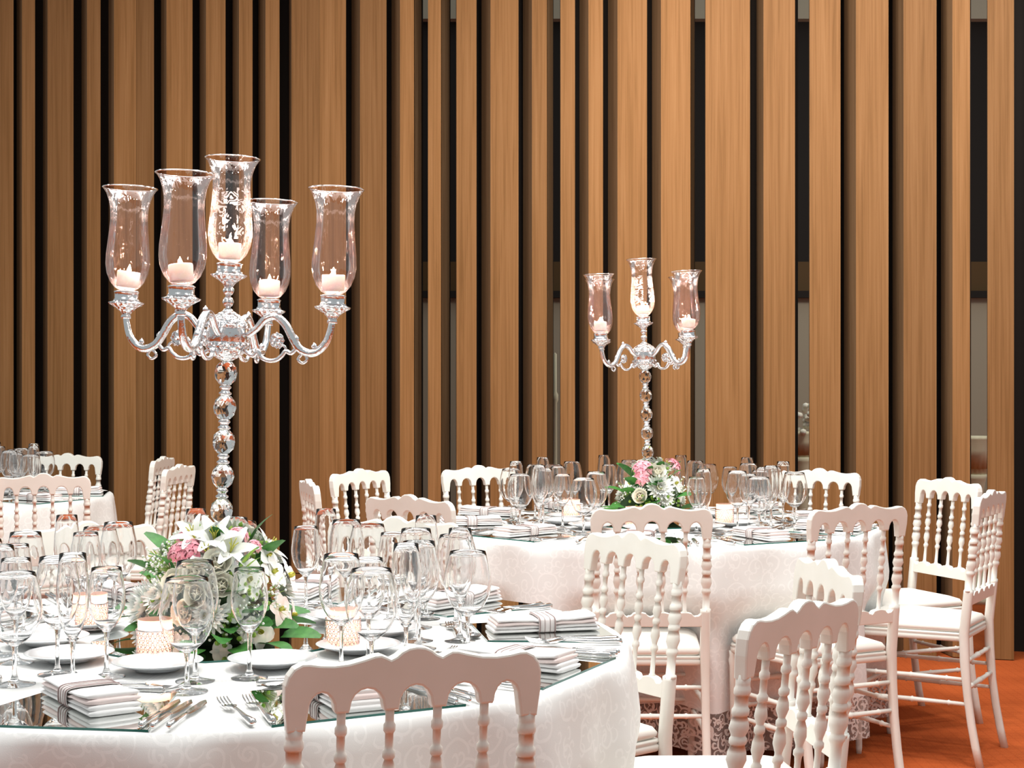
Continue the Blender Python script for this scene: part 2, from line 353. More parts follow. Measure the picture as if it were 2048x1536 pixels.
def turned(m, x, z0, z1, r, heavy=False, n=12):
    L_ = z1-z0; pf = []
    def ring(t, rr, w=.008):
        return [(t-w/L_, r), (t-w*.5/L_, rr), (t+w*.5/L_, rr), (t+w/L_, r)]
    A, Bg = (1.22, 1.42) if heavy else (1.45, 1.75)
    pts = [(0, r*1.25), (.03, r*1.25), (.035, r*.95), (.20, r*.85)]+ring(.27, r*A)+[(.32, r*1.0), (.38, r*Bg), (.44, r*Bg*.9), (.49, r*.95)]+ring(.52, r*A)+[(.56, r), (.61, r*Bg), (.66, r*Bg*.85), (.70, r*.95)]+ring(.73, r*A)+[(.78, r*.95), (.85, r*.95)]+ring(.88, r*A*.95)+[(.93, r), (1, r*1.05)]
    vs = []; fs = []
    for (t, rr) in pts:
        z = z0+t*L_
        for k in range(n):
            a = 2*PI*k/n; vs.append((x+rr*math.cos(a), -.20+yc(z)+rr*math.sin(a), z))
    for i in range(len(pts)-1):
        for k in range(n):
            l = (k+1) % n; fs.append((i*n+k, i*n+l, (i+1)*n+l, (i+1)*n+k))
    fs.append(tuple(range(n-1, -1, -1))); fs.append(tuple((len(pts)-1)*n+k for k in range(n))); m.add(vs, fs)
CM = {}
CM['crest'] = slab(crest_poly(), .026, 'crest_rail', 'chair_white', .0035)
lr = [(-.165, .556)]+[(.165, .556)]
top = []
for k in range(67):
    x = .165-.33*k/66; d = min(abs(x-s) for s in (-.108, -.036, .036, .108, -.18, .18)); top.append((x, .588+.014*max(0, math.cos(min(d/.036, 1)*PI/2))**.6 - (.004 if .024 < d < .034 else 0)))
CM['lower'] = slab(lr+top, .024, 'lower_rail', 'chair_white', .002)
for k, x in enumerate((-.108, -.036, .036, .108)):
    m = MB(); turned(m, x, .597, .862, .0067); CM['sp%d' % k] = m.mesh('spindle', 'chair_white')
for sgn, key in ((-1, 'rl'), (1, 'rr')):
    m = MB(); turned(m, sgn*.176, .605, .842, .0125, True)
    # slab leg below
    vs = []; zz = [.61, .60, .56, .46, .36, .25, .15, .07, 0]; fs = []
    for i, z in enumerate(zz):
        w = .0145 if z > .4 else .0125; d = .015 if z > .3 else .0125; xx = sgn*(.174+.004*(1-z/.6))
        cy = -.20+yc(z)
        for k in range(8):
            a = 2*PI*(k+.5)/8; vs.append((xx+w*1.08*math.copysign(abs(math.cos(a))**.6, math.cos(a)), cy+d*1.08*math.copysign(abs(math.sin(a))**.6, math.sin(a)), z))
    for i in range(len(zz)-1):
        for k in range(8): l = (k+1) % 8; fs.append((i*8+k, (i+1)*8+k, (i+1)*8+l, i*8+l))
    fs.append(tuple(range(8))); fs.append(tuple((len(zz)-1)*8+k for k in range(7, -1, -1))); m.add(vs, fs)
    CM[key] = fix(m.mesh('rear_leg', 'chair_white'))
m = MB().lathe([(.0095, 0), (.0115, .02), (.0125, .2), (.0145, .38), (.018, .40), (.0145, .415), (.016, .432)], 12); CM['fl'] = m.mesh('leg', 'chair_white')
# seat frame & cushion: rounded trapezoid
def seat_outline(ins, n=6):
    c = [(-.17+ins, -.195+ins), (.17-ins, -.195+ins), (.20-ins, .20-ins), (-.20+ins, .20-ins)]; out = []
    cen = [(-.17, -.195), (.17, -.195), (.20, .20), (-.20, .20)]; rad = [.015, .015, .05, .05]; st = [PI, -PI/2, 0, PI/2]
    for (x, y), r_, a0 in zip(c, rad, st):
        sx = 1 if x < 0 else -1; sy = 1 if y < 0 else -1
        for k in range(n+1):
            a = a0+PI/2*k/n; out.append((x+sx*r_+r_*math.cos(a), y+sy*r_+r_*math.sin(a)))
    return out
def rings(m, specs, mi=0):
    first = True; base = []; vs = []; fs = []
    for ins, z in specs: vs += [(x, y, z) for x, y in seat_outline(ins)]
    n = len(seat_outline(0))
    for i in range(len(specs)-1):
        for k in range(n): l = (k+1) % n; fs.append((i*n+k, i*n+l, (i+1)*n+l, (i+1)*n+k))
    fs.append(tuple(range(n-1, -1, -1))); fs.append(tuple((len(specs)-1)*n+k for k in range(n))); m.add(vs, fs, mi); return m
CM['seat'] = rings(MB(), [(.004, .428), (0, .432), (0, .444), (.004, .448), (0, .452), (.003, .458)]).mesh('seat_frame', 'chair_white')
CM['cush'] = rings(MB(), [(.012, .4585), (.005, .466), (.004, .474), (.012, .486), (.04, .496), (.09, .501), (.14, .502)]).mesh('cushion', 'cushion')
def rung(p, q, r=.0075):
    p = Vector(p); q = Vector(q); m = MB(); pts = []; rd = []
    for t, k in [(0, .9), (.14, 1), (.155, 1.4), (.17, 1), (.34, 1.1), (.42, 1.15), (.485, 1.2), (.50, 1.55), (.515, 1.2), (.58, 1.15), (.66, 1.1), (.83, 1), (.845, 1.4), (.86, 1), (1, .9)]:
        pts.append(p.lerp(q, t)); rd.append(r*k)
    return m.tube(pts, rd, 8).mesh('stretcher', 'chair_white')
def ry(z): return -.20+yc(z)
RG = [rung((s*.178, ry(z)+.01, z), (s*.182, .165, z)) for s in (-1, 1) for z in (.30, .215)]
RG += [rung((-.165, ry(z), z), (.165, ry(z), z)) for z in (.36, .27)]+[rung((-.172, .172, z), (.172, .172, z)) for z in (.33, .245)]
def build_chair():
    t = thing('banquet_chair', 'x', 'chair', (0, 0, 0))
    put('crest_rail', CM['crest'], t); put('lower_rail', CM['lower'], t)
    for k in range(4): put('spindle', CM['sp%d' % k], t)
    put('rear_leg', CM['rl'], t); put('rear_leg', CM['rr'], t)
    put('leg', CM['fl'], t, (-.182, .172, 0)); put('leg', CM['fl'], t, (.182, .172, 0))
    put('seat_frame', CM['seat'], t); put('cushion', CM['cush'], t)
    for me in RG: put('stretcher', me, t)
    return t
proto = build_chair(); used = [False]
CH = []
def chair(x, y, fx, fy, label, group=None):
    o = proto if not used[0] else copy_tree(proto); used[0] = True
    n = math.hypot(fx, fy); fx /= n; fy /= n
    o.location = (x+.25*fx, y+.25*fy, 0); o.rotation_euler = (0, 0, math.atan2(-fx, fy))
    o['label'] = label; o['group'] = 'white turned-spindle chairs around the round tables'; CH.append((o.location.copy(), fx, fy)); return o
NT = Vector((-.623, 3.28, 0)); FT = Vector((.534, 6.0, 0)); LT = Vector((-2.80, 7.4, 0))
B_ = 1255.0
chair(-.141, 2.26, -.318, .948, 'white banquet chair in the foreground, its back filling the bottom centre')
chair(.512, 2.735, -.76, .65, 'white banquet chair nearest at lower right, turned left with turned spindles')
chair(.687, 3.36, -.99, -.13, 'white banquet chair seen nearly edge-on directly behind the lower right foreground chair')
chair(.316, 3.97, -.82, -.57, 'white banquet chair at the right rim of the near table, by the banded napkin')
chair(-.334, 4.42, -.18, -.98, 'white banquet chair behind the cluster of glasses at the back of the near table')
chair(-1.17, 4.27, .49, -.87, 'white banquet chair behind the glasses at left, across the near table')
chair(.44, 4.88, -.02, 1, 'white banquet chair in front of the far table, back to the viewer below its flowers')
chair(1.096, 4.9, -.45, .89, 'white banquet chair at the right front of the far table, back turned to viewer')
chair(1.70, 5.5, -.86, .51, 'rightmost white banquet chair, seen from the side with its whole seat showing')
chair(1.75, 6.21, -.92, -.39, 'white banquet chair against the slat wall, just left behind the rightmost chair')
chair(1.36, 6.86, -.55, -.83, 'white banquet chair behind the right side of the far table, facing the viewer')
chair(-.152, 7.1, .50, -.86, 'white banquet chair behind the left side of the far table, left of its glasses')
chair(-.672, 6.83, .82, -.57, 'white banquet chair left of the far table in front of the wide slats, facing right')
chair(-.80, 6.1, .96, .28, 'white banquet chair seen edge-on left of the far table')
chair(-.35, 5.27, .60, .80, 'white banquet chair at the left front of the far table, above the near glasses')
chair(-1.965, 6.5, -.25, .97, 'white banquet chair in front of the left background table, back to the viewer')
chair(-2.38, 8.3, -.1, -.99, 'white banquet chair behind the left background table, facing the viewer')
chair(-1.79, 7.95, -1, .05, 'whiter narrow-looking chair of the pair standing right of the left background table')
chair(-1.545, 7.2, -.99, .146, 'shaded chair of the pair right of the left background table, in front of its twin')
# ---------------------------------------------------------------- tables and cloths
TZ = .785; R = .865
def tablecloth(C, label, seed):
    rnd = random.Random(seed); n = 240
    dirs = []
    near = [(l, fx, fy) for l, fx, fy in CH if (l-C).xy.length < 1.4]
    fold = [0]*n
    ph = [rnd.uniform(0, 6.28) for _ in range(4)]
    def rad(a, z):
        d = min(1, max(0, (TZ-z)/.7)); d0 = d**.55
        f = .5+.5*math.sin(17*a+ph[0]+1.2*math.sin(3*a+ph[1])); f2 = .5+.5*math.sin(29*a+ph[2]+1.1*math.sin(5*a+ph[3]))
        r_ = R+.006+d0*(.060*f**1.6+.022*f2-.008)
        t = min(1, max(0, (.62-z)/.13)); t = t*t*(3-2*t)
        return r_-t*dent[int(round(a/(2*PI)*n)) % n]
    def press(a):   # how far the chair seats push the cloth inward
        r0 = R+.015; r_ = r0
        for l, fx, fy in near:
            for _ in range(60):
                px = C.x+r_*math.cos(a)-l.x; py = C.y+r_*math.sin(a)-l.y
                u = px*fx+py*fy; v = abs(px*fy-py*fx)
                if u < .208 and v < .212: r_ -= .01
                else: break
        return r0-r_
    raw = [press(2*PI*k/n) for k in range(n)]
    dent = [max(raw[k], sum(raw[(k+j) % n] for j in range(-3, 4))/7) for k in range(n)]
    dent = [sum(dent[(k+j) % n] for j in range(-1, 2))/3 for k in range(n)]
    def skirt(m, zs, first=None):
        vs = []; fs = []
        for z in zs:
            for k in range(n):
                a = 2*PI*k/n; r_ = R*first[z] if first and z in first else rad(a, z)
                vs.append((r_*math.cos(a), r_*math.sin(a), z))
        for i in range(len(zs)-1):
            for k in range(n): l = (k+1) % n; fs.append((i*n+k, (i+1)*n+k, (i+1)*n+l, i*n+l))
        m.add(vs, fs); return vs
    m = MB(); t = thing('tablecloth', label, 'tablecloth', (C.x, C.y, 0), 0, 'white round tablecloths')
    zs = [TZ-.006, TZ-.02, TZ-.05, TZ-.09, .65, .62, .59, .56, .53, .50, .45, .40, .33, .26, .225]
    vs = [(0, 0, TZ)]+[(R*q*math.cos(2*PI*k/n), R*q*math.sin(2*PI*k/n), TZ-(0 if q < .99 else .0015)) for q in (.5, .985, .997) for k in range(n)]
    fs = [(0, 1+k, 1+(k+1) % n) for k in range(n)]
    for i in range(2):
        for k in range(n): l = (k+1) % n; fs.append((1+i*n+k, 1+(i+1)*n+k, 1+(i+1)*n+l, 1+i*n+l))
    m.add(vs, fs); skirt(m, [TZ-.0015]+zs, {TZ-.0015: .997, TZ-.006: 1.003}); me = m.mesh('cloth', 'tablecloth'); put('cloth', me, t)
    m = MB(); skirt(m, [.2249, .19, .15, .11, .075]); lace = m.mesh('lace_border', 'lace')
    tag(put('lace_border', lace, t), 'scrolled lace hem with taupe gaps')
    tb = thing('round_table', label.replace('white', 'dark').replace('cloth with lace hem draped over', 'wooden banquet table hidden under cloth of').replace('tablecloth', 'table'), 'table', (C.x, C.y, 0), 0, 'round banquet tables')
    put('tabletop', MB().lathe([(0, TZ-.028), (R-.01, TZ-.028), (R-.004, TZ-.02), (R-.004, TZ-.008), (R-.012, TZ-.003), (0, TZ-.003)], 48).mesh('tabletop', 'table_wood'), tb)
    for q in range(4): put('leg', MB().tube([(.25*math.cos(q*PI/2), .25*math.sin(q*PI/2), TZ-.03), (.36*math.cos(q*PI/2), .36*math.sin(q*PI/2), 0.012)], .018, 8).mesh('leg', 'table_wood'), tb)
tablecloth(NT, 'white scroll-patterned cloth with lace hem draped over the near round table', 1)
tablecloth(FT, 'white cloth with lace hem draped over the far round table by the slat wall', 2)
tablecloth(LT, 'white cloth with lace hem draped over the left background table at the frame edge', 3)
# ---------------------------------------------------------------- glassware meshes
def glass_meshes(kind):
    # outer profile (r,z) bowl from bottom to rim, stem height hs, foot radius rf
    spec = {
        'wine':  (.085, .036, [(.004, .085), (.012, .090), (.027, .104), (.038, .124), (.0425, .145), (.0415, .170), (.037, .195), (.0325, .220)]),
        'water': (.070, .037, [(.004, .070), (.014, .074), (.032, .090), (.044, .112), (.0485, .135), (.047, .158), (.041, .185), (.0365, .202)]),
        'white': (.085, .034, [(.004, .085), (.011, .090), (.024, .106), (.032, .126), (.0345, .145), (.033, .165), (.0295, .187), (.0275, .203)]),
        'flute': (.080, .033, [(.004, .080), (.008, .086), (.017, .103), (.025, .125), (.0285, .150), (.029, .172), (.0265, .205), (.0235, .238)])}[kind]
    hs, rf, bowl = spec
    m = MB(); m.lathe([(rf, 0), (rf, .0015), (rf*.6, .0035), (.008, .008), (.0045, .018), (.0036, .045), (.0038, hs*.8), (.0055, hs-.002), (.011, hs+.005), (.0, hs+.009)], 24)
    stem = m.mesh('stem_'+kind, 'glass')
    sm = []
    for i in range(len(bowl)-1):
        (r0, z0), (r1, z1) = bowl[i], bowl[i+1]; sm += [(r0, z0), ((r0+r1)/2+(.0006 if 0 < i < 6 else 0), (z0+z1)/2)]
    sm.append(bowl[-1]); th = .0011
    inner = [(max(r_-th-(.003 if k < 2 else 0), 0.0002), z+(.004 if k < 3 else 0.0)) for k, (r_, z) in enumerate(sm)]
    m = MB(); m.lathe([(0.0002, bowl[0][1])]+sm+[(bowl[-1][0]-th/2, bowl[-1][1]+.0006)]+[(inner[-1][0], inner[-1][1])]+list(reversed(inner[:-1])), 28, closed=True)
    return stem, fix(m.mesh('bowl_'+kind, 'glass'))
GM = {k: glass_meshes(k) for k in ('wine', 'water', 'white', 'flute')}
GN = {'wine': 'tall red-wine glass', 'water': 'wide-bowled water goblet', 'white': 'small white-wine glass', 'flute': 'slim champagne flute'}
def in_view(p, mx=60, my=60):
    x, y = proj(p); return -mx < x < 2048+mx and y < 1536+my
def glass(kind, p, label, group):
    t = thing('flute_glass' if kind == 'flute' else 'wine_glass' if kind != 'water' else 'water_goblet', label, 'glass', p, random.uniform(0, 6), group)
    put('stem', GM[kind][0], t); put('bowl', GM[kind][1], t); return t
# ---------------------------------------------------------------- cutlery
def flatware(kind):
    m = MB()
    def strip(st, th=.0022):
        vs = []; fs = []
        for (u, w, z) in st: vs += [(u, -w, z), (u, -w*.6, z+th), (u, w*.6, z+th), (u, w, z)]
        for i in range(len(st)-1):
            for k in range(4): l = (k+1) % 4; fs.append((i*4+k, (i+1)*4+k, (i+1)*4+l, i*4+l))
        fs += [(0, 1, 2, 3), tuple((len(st)-1)*4+k for k in (3, 2, 1, 0))]; m.add(vs, fs, 0, False)
    if kind == 'knife':
        m.tube([(0, 0, .0055), (.004, 0, .0055), (.05, 0, .005), (.085, 0, .0045), (.10, 0, .004)], [.003, .0055, .0048, .0042, .003], 8)
        strip([(.098, .004, .003), (.12, .008, .003), (.16, .009, .002), (.195, .008, .0015), (.212, .002, .0012)])
    else:
        m.tube([(0, 0, .0045), (.006, 0, .0045), (.05, 0, .004), (.10, 0, .007), (.125, 0, .008)], [.004, .0068, .005, .0028, .0026], 8, 0, 1.1)
        if kind == 'fork':
            strip([(.12, .003, .007), (.135, .0105, .006), (.152, .0115, .003), (.156, .0115, .003)], .002)
            for q in (-.0088, -.003, .003, .0088): m.tube([(.153, q, .0035), (.175, q, .0035), (.19, q, .006), (.198, q*.95, .0095)], [.0018, .0017, .0015, .0008], 6)
        else:
            vs = []; fs = []; nu, nv = 8, 8
            for i in range(nu+1):
                for j in range(nv+1):
                    u = i/nu; w = .0165*math.sqrt(max(0, math.sin(PI*min(1, u*.97+.03))))*(1-.15*u); v = (j/nv-.5)*2
                    vs.append((.122+.052*u, v*w, .0075-.0065*(1-v*v)*math.sin(PI*u)))
            for i in range(nu):
                for j in range(nv): fs.append((i*(nv+1)+j, (i+1)*(nv+1)+j, (i+1)*(nv+1)+j+1, i*(nv+1)+j+1))
            o = len(vs); vs += [(x, y, z-.0012) for x, y, z in vs]; fs += [tuple(i+o for i in reversed(f)) for f in fs]; m.add(vs, fs)
    me = m.mesh(kind, 'steel'); return me
FW = {k: flatware(k) for k in ('knife', 'fork', 'spoon')}
# ---------------------------------------------------------------- plates, napkins, mirrors, votives
PLATE = fix(MB().lathe([(0, 0), (.042, 0), (.044, .003), (.060, .007), (.084, .0155), (.086, .0165), (.084, .0175), (.060, .0095), (.048, .007), (0, .006)], 48).mesh('plate', 'china'))
def napkin_mesh():
    m = MB(); mi = [0, 0, 1, 0]
    for q in range(4):
        z0 = .0012+q*.0088; L_ = .118-.003*q; w = .047-.001*(q % 2); vs = []; fs = []; nx = 14; sec = 10
        for i in range(nx+1):
            x = -L_+2*L_*i/nx; arch = (.012*max(0, (x-.03)/.09)**2 if x > .03 else 0)*(q/3)+.0015*math.sin(i*1.1+q*2)
            for k in range(sec):
                a = 2*PI*k/sec; cx = math.copysign(abs(math.cos(a))**.5, math.cos(a)); sz = math.copysign(abs(math.sin(a))**.8, math.sin(a))
                h = .0055*(.72 if abs(x) < .02 else 1)
                vs.append((x, w*cx*(1-(.04 if abs(x) < .03 else 0)), z0+.005+arch*(.5 if q else 0)+h*sz-(.0015*q if abs(x) < .025 else 0)))
        for i in range(nx):
            for k in range(sec): l = (k+1) % sec; fs.append((i*sec+k, i*sec+l, (i+1)*sec+l, (i+1)*sec+k))
        fs += [tuple(range(sec-1, -1, -1)), tuple(nx*sec+k for k in range(sec))]; m.add(vs, fs, mi[q])
    return fix(m.mesh('folded_cloth', ['napkin', 'napkin_pink']))
NAP = napkin_mesh()
def band_mesh():
    vs = []; fs = []; n = 20
    for x in (-.019, .019):
        for off in (0, .0012):
            for k in range(n):
                a = 2*PI*k/n; cx = math.copysign(abs(math.cos(a))**.35, math.cos(a)); sz = math.copysign(abs(math.sin(a))**.45, math.sin(a))
                vs.append((x, (.0475+off)*cx, .0190+(.0190+off)*sz))
    for k in range(n):
        l = (k+1) % n; fs += [(n+k, 3*n+k, 3*n+l, n+l), (k, l, 2*n+l, 2*n+k), (k, n+k, n+l, l), (2*n+k, 2*n+l, 3*n+l, 3*n+k)]
    m = MB(); m.add(vs, fs)
    for x in (-.017, -.006, .006, .017):
        pts = [(x, (.0492)*math.copysign(abs(math.cos(a))**.35, math.cos(a)), .0190+.0205*math.copysign(abs(math.sin(a))**.45, math.sin(a))) for a in (2*PI*(k+.01)/40 for k in range(41))]
        m.tube(pts, .0012 if abs(x) > .01 else .0006, 4, 1)
    return fix(m.mesh('ribbon_band', ['band_cloth', 'ribbon']))
BAND = band_mesh()
def mirror_mesh(poly, th=.004):
    m = MB(); m.prism(poly, 0, th, 0, [1]*len(poly)); return fix(m.mesh('mirror_plate', ['mirror', 'glass_edge']))
MAT_MESH = mirror_mesh([(.56, -.115), (.838, -.172), (.838, .172), (.56, .115)])
CEN_MESH = mirror_mesh([(.262*math.cos(2*PI*k/12+.1), .262*math.sin(2*PI*k/12+.1)) for k in range(12)])
def bloom_flame(m, c, h=.018, r=.005): m.lathe([(0, 0), (r, h*.25), (r*.75, h*.5), (r*.3, h*.8), (0, h)], 8, c)
FLM = MB(); bloom_flame(FLM, (0, 0, 0)); FLM = FLM.mesh('flame', 'flame')
def flame_light(o, w):
    d = bpy.data.lights.new('flame_light', 'POINT'); d.energy = w; d.color = (1, .80, .66); d.shadow_soft_size = .004
    l = bpy.data.objects.new('flame_light', d); COL.objects.link(l); l.parent = o; l.location = (0, 0, .022)
CANDLE = fix(MB().lathe([(0, 0), (.023, 0), (.0245, .030), (.0235, .033), (.019, .030), (0, .027)], 20).mesh('candle', 'wax'))
TEAL = fix(MB().lathe([(0, 0), (.02, 0), (.02, .016), (.018, .018), (0, .0165)], 16).mesh('tealight', 'wax'))
def votive_meshes():
    m = MB(); r = .034; n = 22; rows = 6; H = .052     # pierced metal lattice
    for i in range(rows):
        for k in range(n):
            a = 2*PI*(k+.5*(i % 2))/n; z = .006+H*(i+.5)/rows; c = Vector((r*math.cos(a), r*math.sin(a), z)); t = Vector((-math.sin(a), math.cos(a), 0))
            pts = [c+t*.0042*math.cos(q*PI/3)+Vector((0, 0, .0042*math.sin(q*PI/3))) for q in range(7)]; m.tube(pts, .0011, 4)
    for z in (.003, .058): m.tube([(r*math.cos(2*PI*k/24), r*math.sin(2*PI*k/24), z) for k in range(25)], .0022, 6)
    lat = m.mesh('pierced_sleeve', 'cup_metal')
    g = fix(MB().lathe([(0, .002), (.029, .002), (.031, .02), (.032, .078), (.0312, .0785), (.030, .022), (.027, .006), (0, .006)], 28).mesh('glass_cup', 'votive_glow'))
    return lat, g
VLAT, VCUP = votive_meshes()
def votive(C, dx, dy, label):
    t = thing('votive_candle', label, 'candle holder', (C.x+dx, C.y+dy, TZ+.0045), 0, 'votive candles around the flowers')
    put('pierced_sleeve', VLAT, t); put('glass_cup', VCUP, t); tl = put('tealight', TEAL, t, (0, 0, .008)); flame_light(put('flame', FLM, tl, (0, 0, .018), sc=(1.5, 1.5, 1.6)), .35)
ANG = [262+36*k for k in range(10)]
TN = {'near': 'near table', 'far': 'far table', 'left': 'left background table'}
def compass(a):
    a %= 360
    names = [(10, 'at right side'), (46, 'at right rear'), (82, 'at the back'), (118, 'at left rear'), (154, 'at far left rear'), (190, 'at left side'), (226, 'at left front'), (262, 'at front left'), (298, 'at front right'), (334, 'at outer right front')]
    return min(names, key=lambda q: min(abs(q[0]-a), 360-abs(q[0]-a)))[1]
gap_names = {280: 'front centre', 316: 'right front', 352: 'right side', 28: 'right rear', 64: 'rear right', 100: 'rear left', 136: 'left rear', 172: 'left side', 208: 'left front', 244: 'front left'}
def dress(C, key, glasses=True, only=None):
    tn = TN[key]
    for a in ANG:
        ar = math.radians(a); u = Vector((math.cos(ar), math.sin(ar), 0)); tt = Vector((-u.y, u.x, 0)); wh = compass(a)
        if only and (a % 360) not in only: continue
        def at(r_, t_, z=TZ): q = C+u*r_+tt*t_; return Vector((q.x, q.y, z))
        if in_view(at(.7, 0), 150, 40):
            o = put('mirror_placemat', MAT_MESH, None, (C.x, C.y, TZ), (0, 0, ar)); tag(o, 'mirrored placemat with green glass edge %s of the %s' % (wh, tn), 'placemat', 'mirrored placemats')
        if in_view(at(.7, 0), 60, 10):
            rot = ar+random.uniform(-.08, .08); rr = .70
            if key == 'near' and a % 360 == 262: rot = ar+.75; rr = .66
            if key == 'near' and a % 360 == 118: rot = ar+.5
            t = thing('napkin', 'folded white napkin with ribbon band %s of the %s' % (wh, tn), 'napkin', at(rr, 0, TZ+.0045), rot, 'folded napkins on the mirrored placemats')
            put('folded_cloth', NAP, t, sc=(1, 1, .86)); put('ribbon_band', BAND, t, sc=(1, 1, .86))
        if in_view(at(.345, 0), 80, 10):
            o = put('plate', PLATE, None, at(.348, 0, TZ+.0046)); tag(o, 'small round white china plate %s of the %s' % (wh, tn), 'plate', 'white china plates ringed around the flowers')
        for nm, kd, tq, r0 in (('inner', 'knife', .158, .835), ('middle', 'knife', .180, .838), ('outer', 'knife', .202, .835), ('inner', 'fork', -.166, .83), ('outer', 'fork', -.200, .83)):
            p = at(r0, tq+random.uniform(-.003, .003), TZ+.0046)
            if key == 'left' or not in_view(p, 20, 10): continue
            o = put(kd, FW[kd], None, p, (0, 0, ar+PI+random.uniform(-.05, .05)+(.10 if kd == 'knife' else -.1)))
            tag(o, '%s silver table %s beside the napkin %s of the %s' % (nm, kd, wh, tn), 'cutlery', 'silver cutlery beside the placemats')
        for kd, r0, s in (('spoon', .538, -1), ('fork', .506, 1)):
            p = at(r0, -s*.085, TZ+.001)
            if key == 'left' or not in_view(p, 20, 10): continue
            o = put('dessert_'+kd, FW[kd], None, p, (0, 0, ar+s*PI/2+random.uniform(-.04, .04)))
            tag(o, 'silver dessert %s lying crosswise above the napkin %s of the %s' % (kd, wh, tn), 'cutlery', 'dessert cutlery above the placemats')
        g = (a+18) % 360; gr = math.radians(g); u2 = Vector((math.cos(gr), math.sin(gr), 0)); t2 = Vector((-u2.y, u2.x, 0))
        if not glasses: continue
        # cluster
        lay = [('wine', .445, -.035), ('flute', .515, .062), ('water', .545, -.045), ('white', .425, .058)]
        for kd, r_, t_ in lay:
            q = C+u2*(r_+random.uniform(-.008, .008))+t2*(t_+random.uniform(-.006, .006)); p = Vector((q.x, q.y, TZ+.0005))
            if key == 'near' and g in (280,) and kd in ('flute',): continue
            if key == 'far' and ((g == 280 and t_ < 0) or (g == 244 and kd in ('flute', 'white'))): continue
            if not in_view(p, 40, 10): continue
            glass(kd, p, '%s in the %s cluster of glasses on the %s' % (GN[kd], gap_names[g], tn), 'stemmed glasses standing in clusters between the settings')
dress(NT, 'near'); dress(FT, 'far'); dress(LT, 'left', only=(334, 10, 46, 298, 82))
for C, key in ((NT, 'near'), (FT, 'far')):
    o = put('centre_mirror', CEN_MESH, None, (C.x, C.y, TZ)); tag(o, 'twelve-sided mirror plate under the flowers of the %s' % TN[key], 'mirror', 'centre mirrors')
    votive(C, -.05-.03, -.235, 'glowing votive candle in pierced cup %s' % ('in front of the flowers on the near table' if key == 'near' else 'hidden behind chair back before the far flowers'))
    votive(C, .275, -.10, 'glowing votive candle in pierced cup right of the flowers on the '+TN[key])
    votive(C, -.30, .13, 'glowing votive candle in pierced cup left of the flowers on the '+TN[key])
# ---------------------------------------------------------------- candelabra
def chimney_prof():
    return [(.016, 0), (.026, .006), (.036, .018), (.0435, .036), (.0468, .056), (.0462, .078), (.0435, .105), (.041, .13), (.0395, .152), (.040, .172), (.043, .190), (.049, .207), (.0575, .220)]
def chimney_mesh(mt):
    pr = chimney_prof(); m = MB(); n = 40; vs = []; fs = []
    for r_, z in pr:
        for k in range(n): a = 2*PI*k/n; vs.append((r_*math.cos(a), r_*math.sin(a), z))
    for i in range(len(pr)-1):
        for k in range(n): l = (k+1) % n; fs.append((i*n+k, i*n+l, (i+1)*n+l, (i+1)*n+k))
    m.add(vs, fs, 0); m.tube([(.0575*math.cos(2*PI*k/n), .0575*math.sin(2*PI*k/n), .220) for k in range(n+1)], .0014, 6, 1)
    return m.mesh('hurricane_shade', [mt, 'glass'])
CHM = chimney_mesh('hurricane_glass'); CHE = chimney_mesh('etched_glass')
def cup_mesh():
    m = MB(); m.lathe([(.008, -.050), (.012, -.044), (.016, -.040), (.024, -.034), (.036, -.027), (.037, -.024), (.030, -.022), (.024, -.018)], 24, flute=.04, nf=12)
    m.lathe([(.027, -.022), (.028, -.018), (.0255, -.016), (.0255, -.003), (.028, -.001), (.024, .0015), (0, .0015)], 24, mi=1, flute=.02, nf=16); return m.mesh('candle_cup', ['chased_silver', 'silver'])
CUP = cup_mesh()
def smoothp(pts, k=4):
    out = []; n = len(pts); pts = [Vector(p) for p in pts]
    for i in range(n-1):
        p0, p1, p2, p3 = pts[max(i-1, 0)], pts[i], pts[i+1], pts[min(i+2, n-1)]
        for j in range(k):
            t = j/k; out.append(.5*((2*p1)+(-p0+p2)*t+(2*p0-5*p1+4*p2-p3)*t*t+(-p0+3*p1-3*p2+p3)*t**3))
    out.append(pts[-1]); return out
HUB = 1.432-TZ
def arm_mesh():
    def q(r_, z): return (r_, 0, z-TZ)
    m = MB(); p = smoothp([q(.233, 1.480), q(.231, 1.455), q(.222, 1.425), q(.205, 1.405), q(.185, 1.399), q(.163, 1.408), q(.147, 1.430), q(.130, 1.458), q(.108, 1.474), q(.084, 1.468), q(.066, 1.448), q(.045, 1.432)])
    n = len(p); m.tube(p, [.0065+.0025*math.sin(PI*i/n) for i in range(n)], 10)
    m.tube(smoothp([q(.158, 1.412), q(.145, 1.398), q(.132, 1.402), q(.124, 1.392), q(.112, 1.383), q(.095, 1.381), q(.078, 1.388), q(.070, 1.402), q(.060, 1.39), q(.04, 1.40)]), .0048, 8)
    m.tube(smoothp([q(.172, 1.400), q(.160, 1.386), q(.170, 1.378), q(.180, 1.385), q(.176, 1.396)]), .0032, 7)
    m.tube(smoothp([q(.127, 1.396), q(.132, 1.408), q(.124, 1.414), q(.117, 1.408)]), .003, 7)
    for (a, b) in ((.115, 1.476), (.155, 1.424), (.195, 1.409), (.228, 1.44)):   # leaf bumps
        m.lathe([(0, -.006), (.005, -.003), (.0065, 0), (.005, .004), (0, .009)], 8, q(a, b+.004))
    m.lathe([(.0105, 0), (.011, .006), (.008, .010), (.0125, .014), (.012, .02), (.009, .024)], 14, q(.233, 1.462))
    # rosette
    M = Matrix.Rotation(PI/2, 4, 'X'); m.lathe([(0, -.005), (.009, -.004), (.0155, -.002), (.0165, 0), (.0155, .002), (.009, .004), (0, .005)], 20, q(.112, 1.424), 1, M=M, flute=.09, nf=8)
    return m.mesh('arm', ['silver', 'chased_silver'])
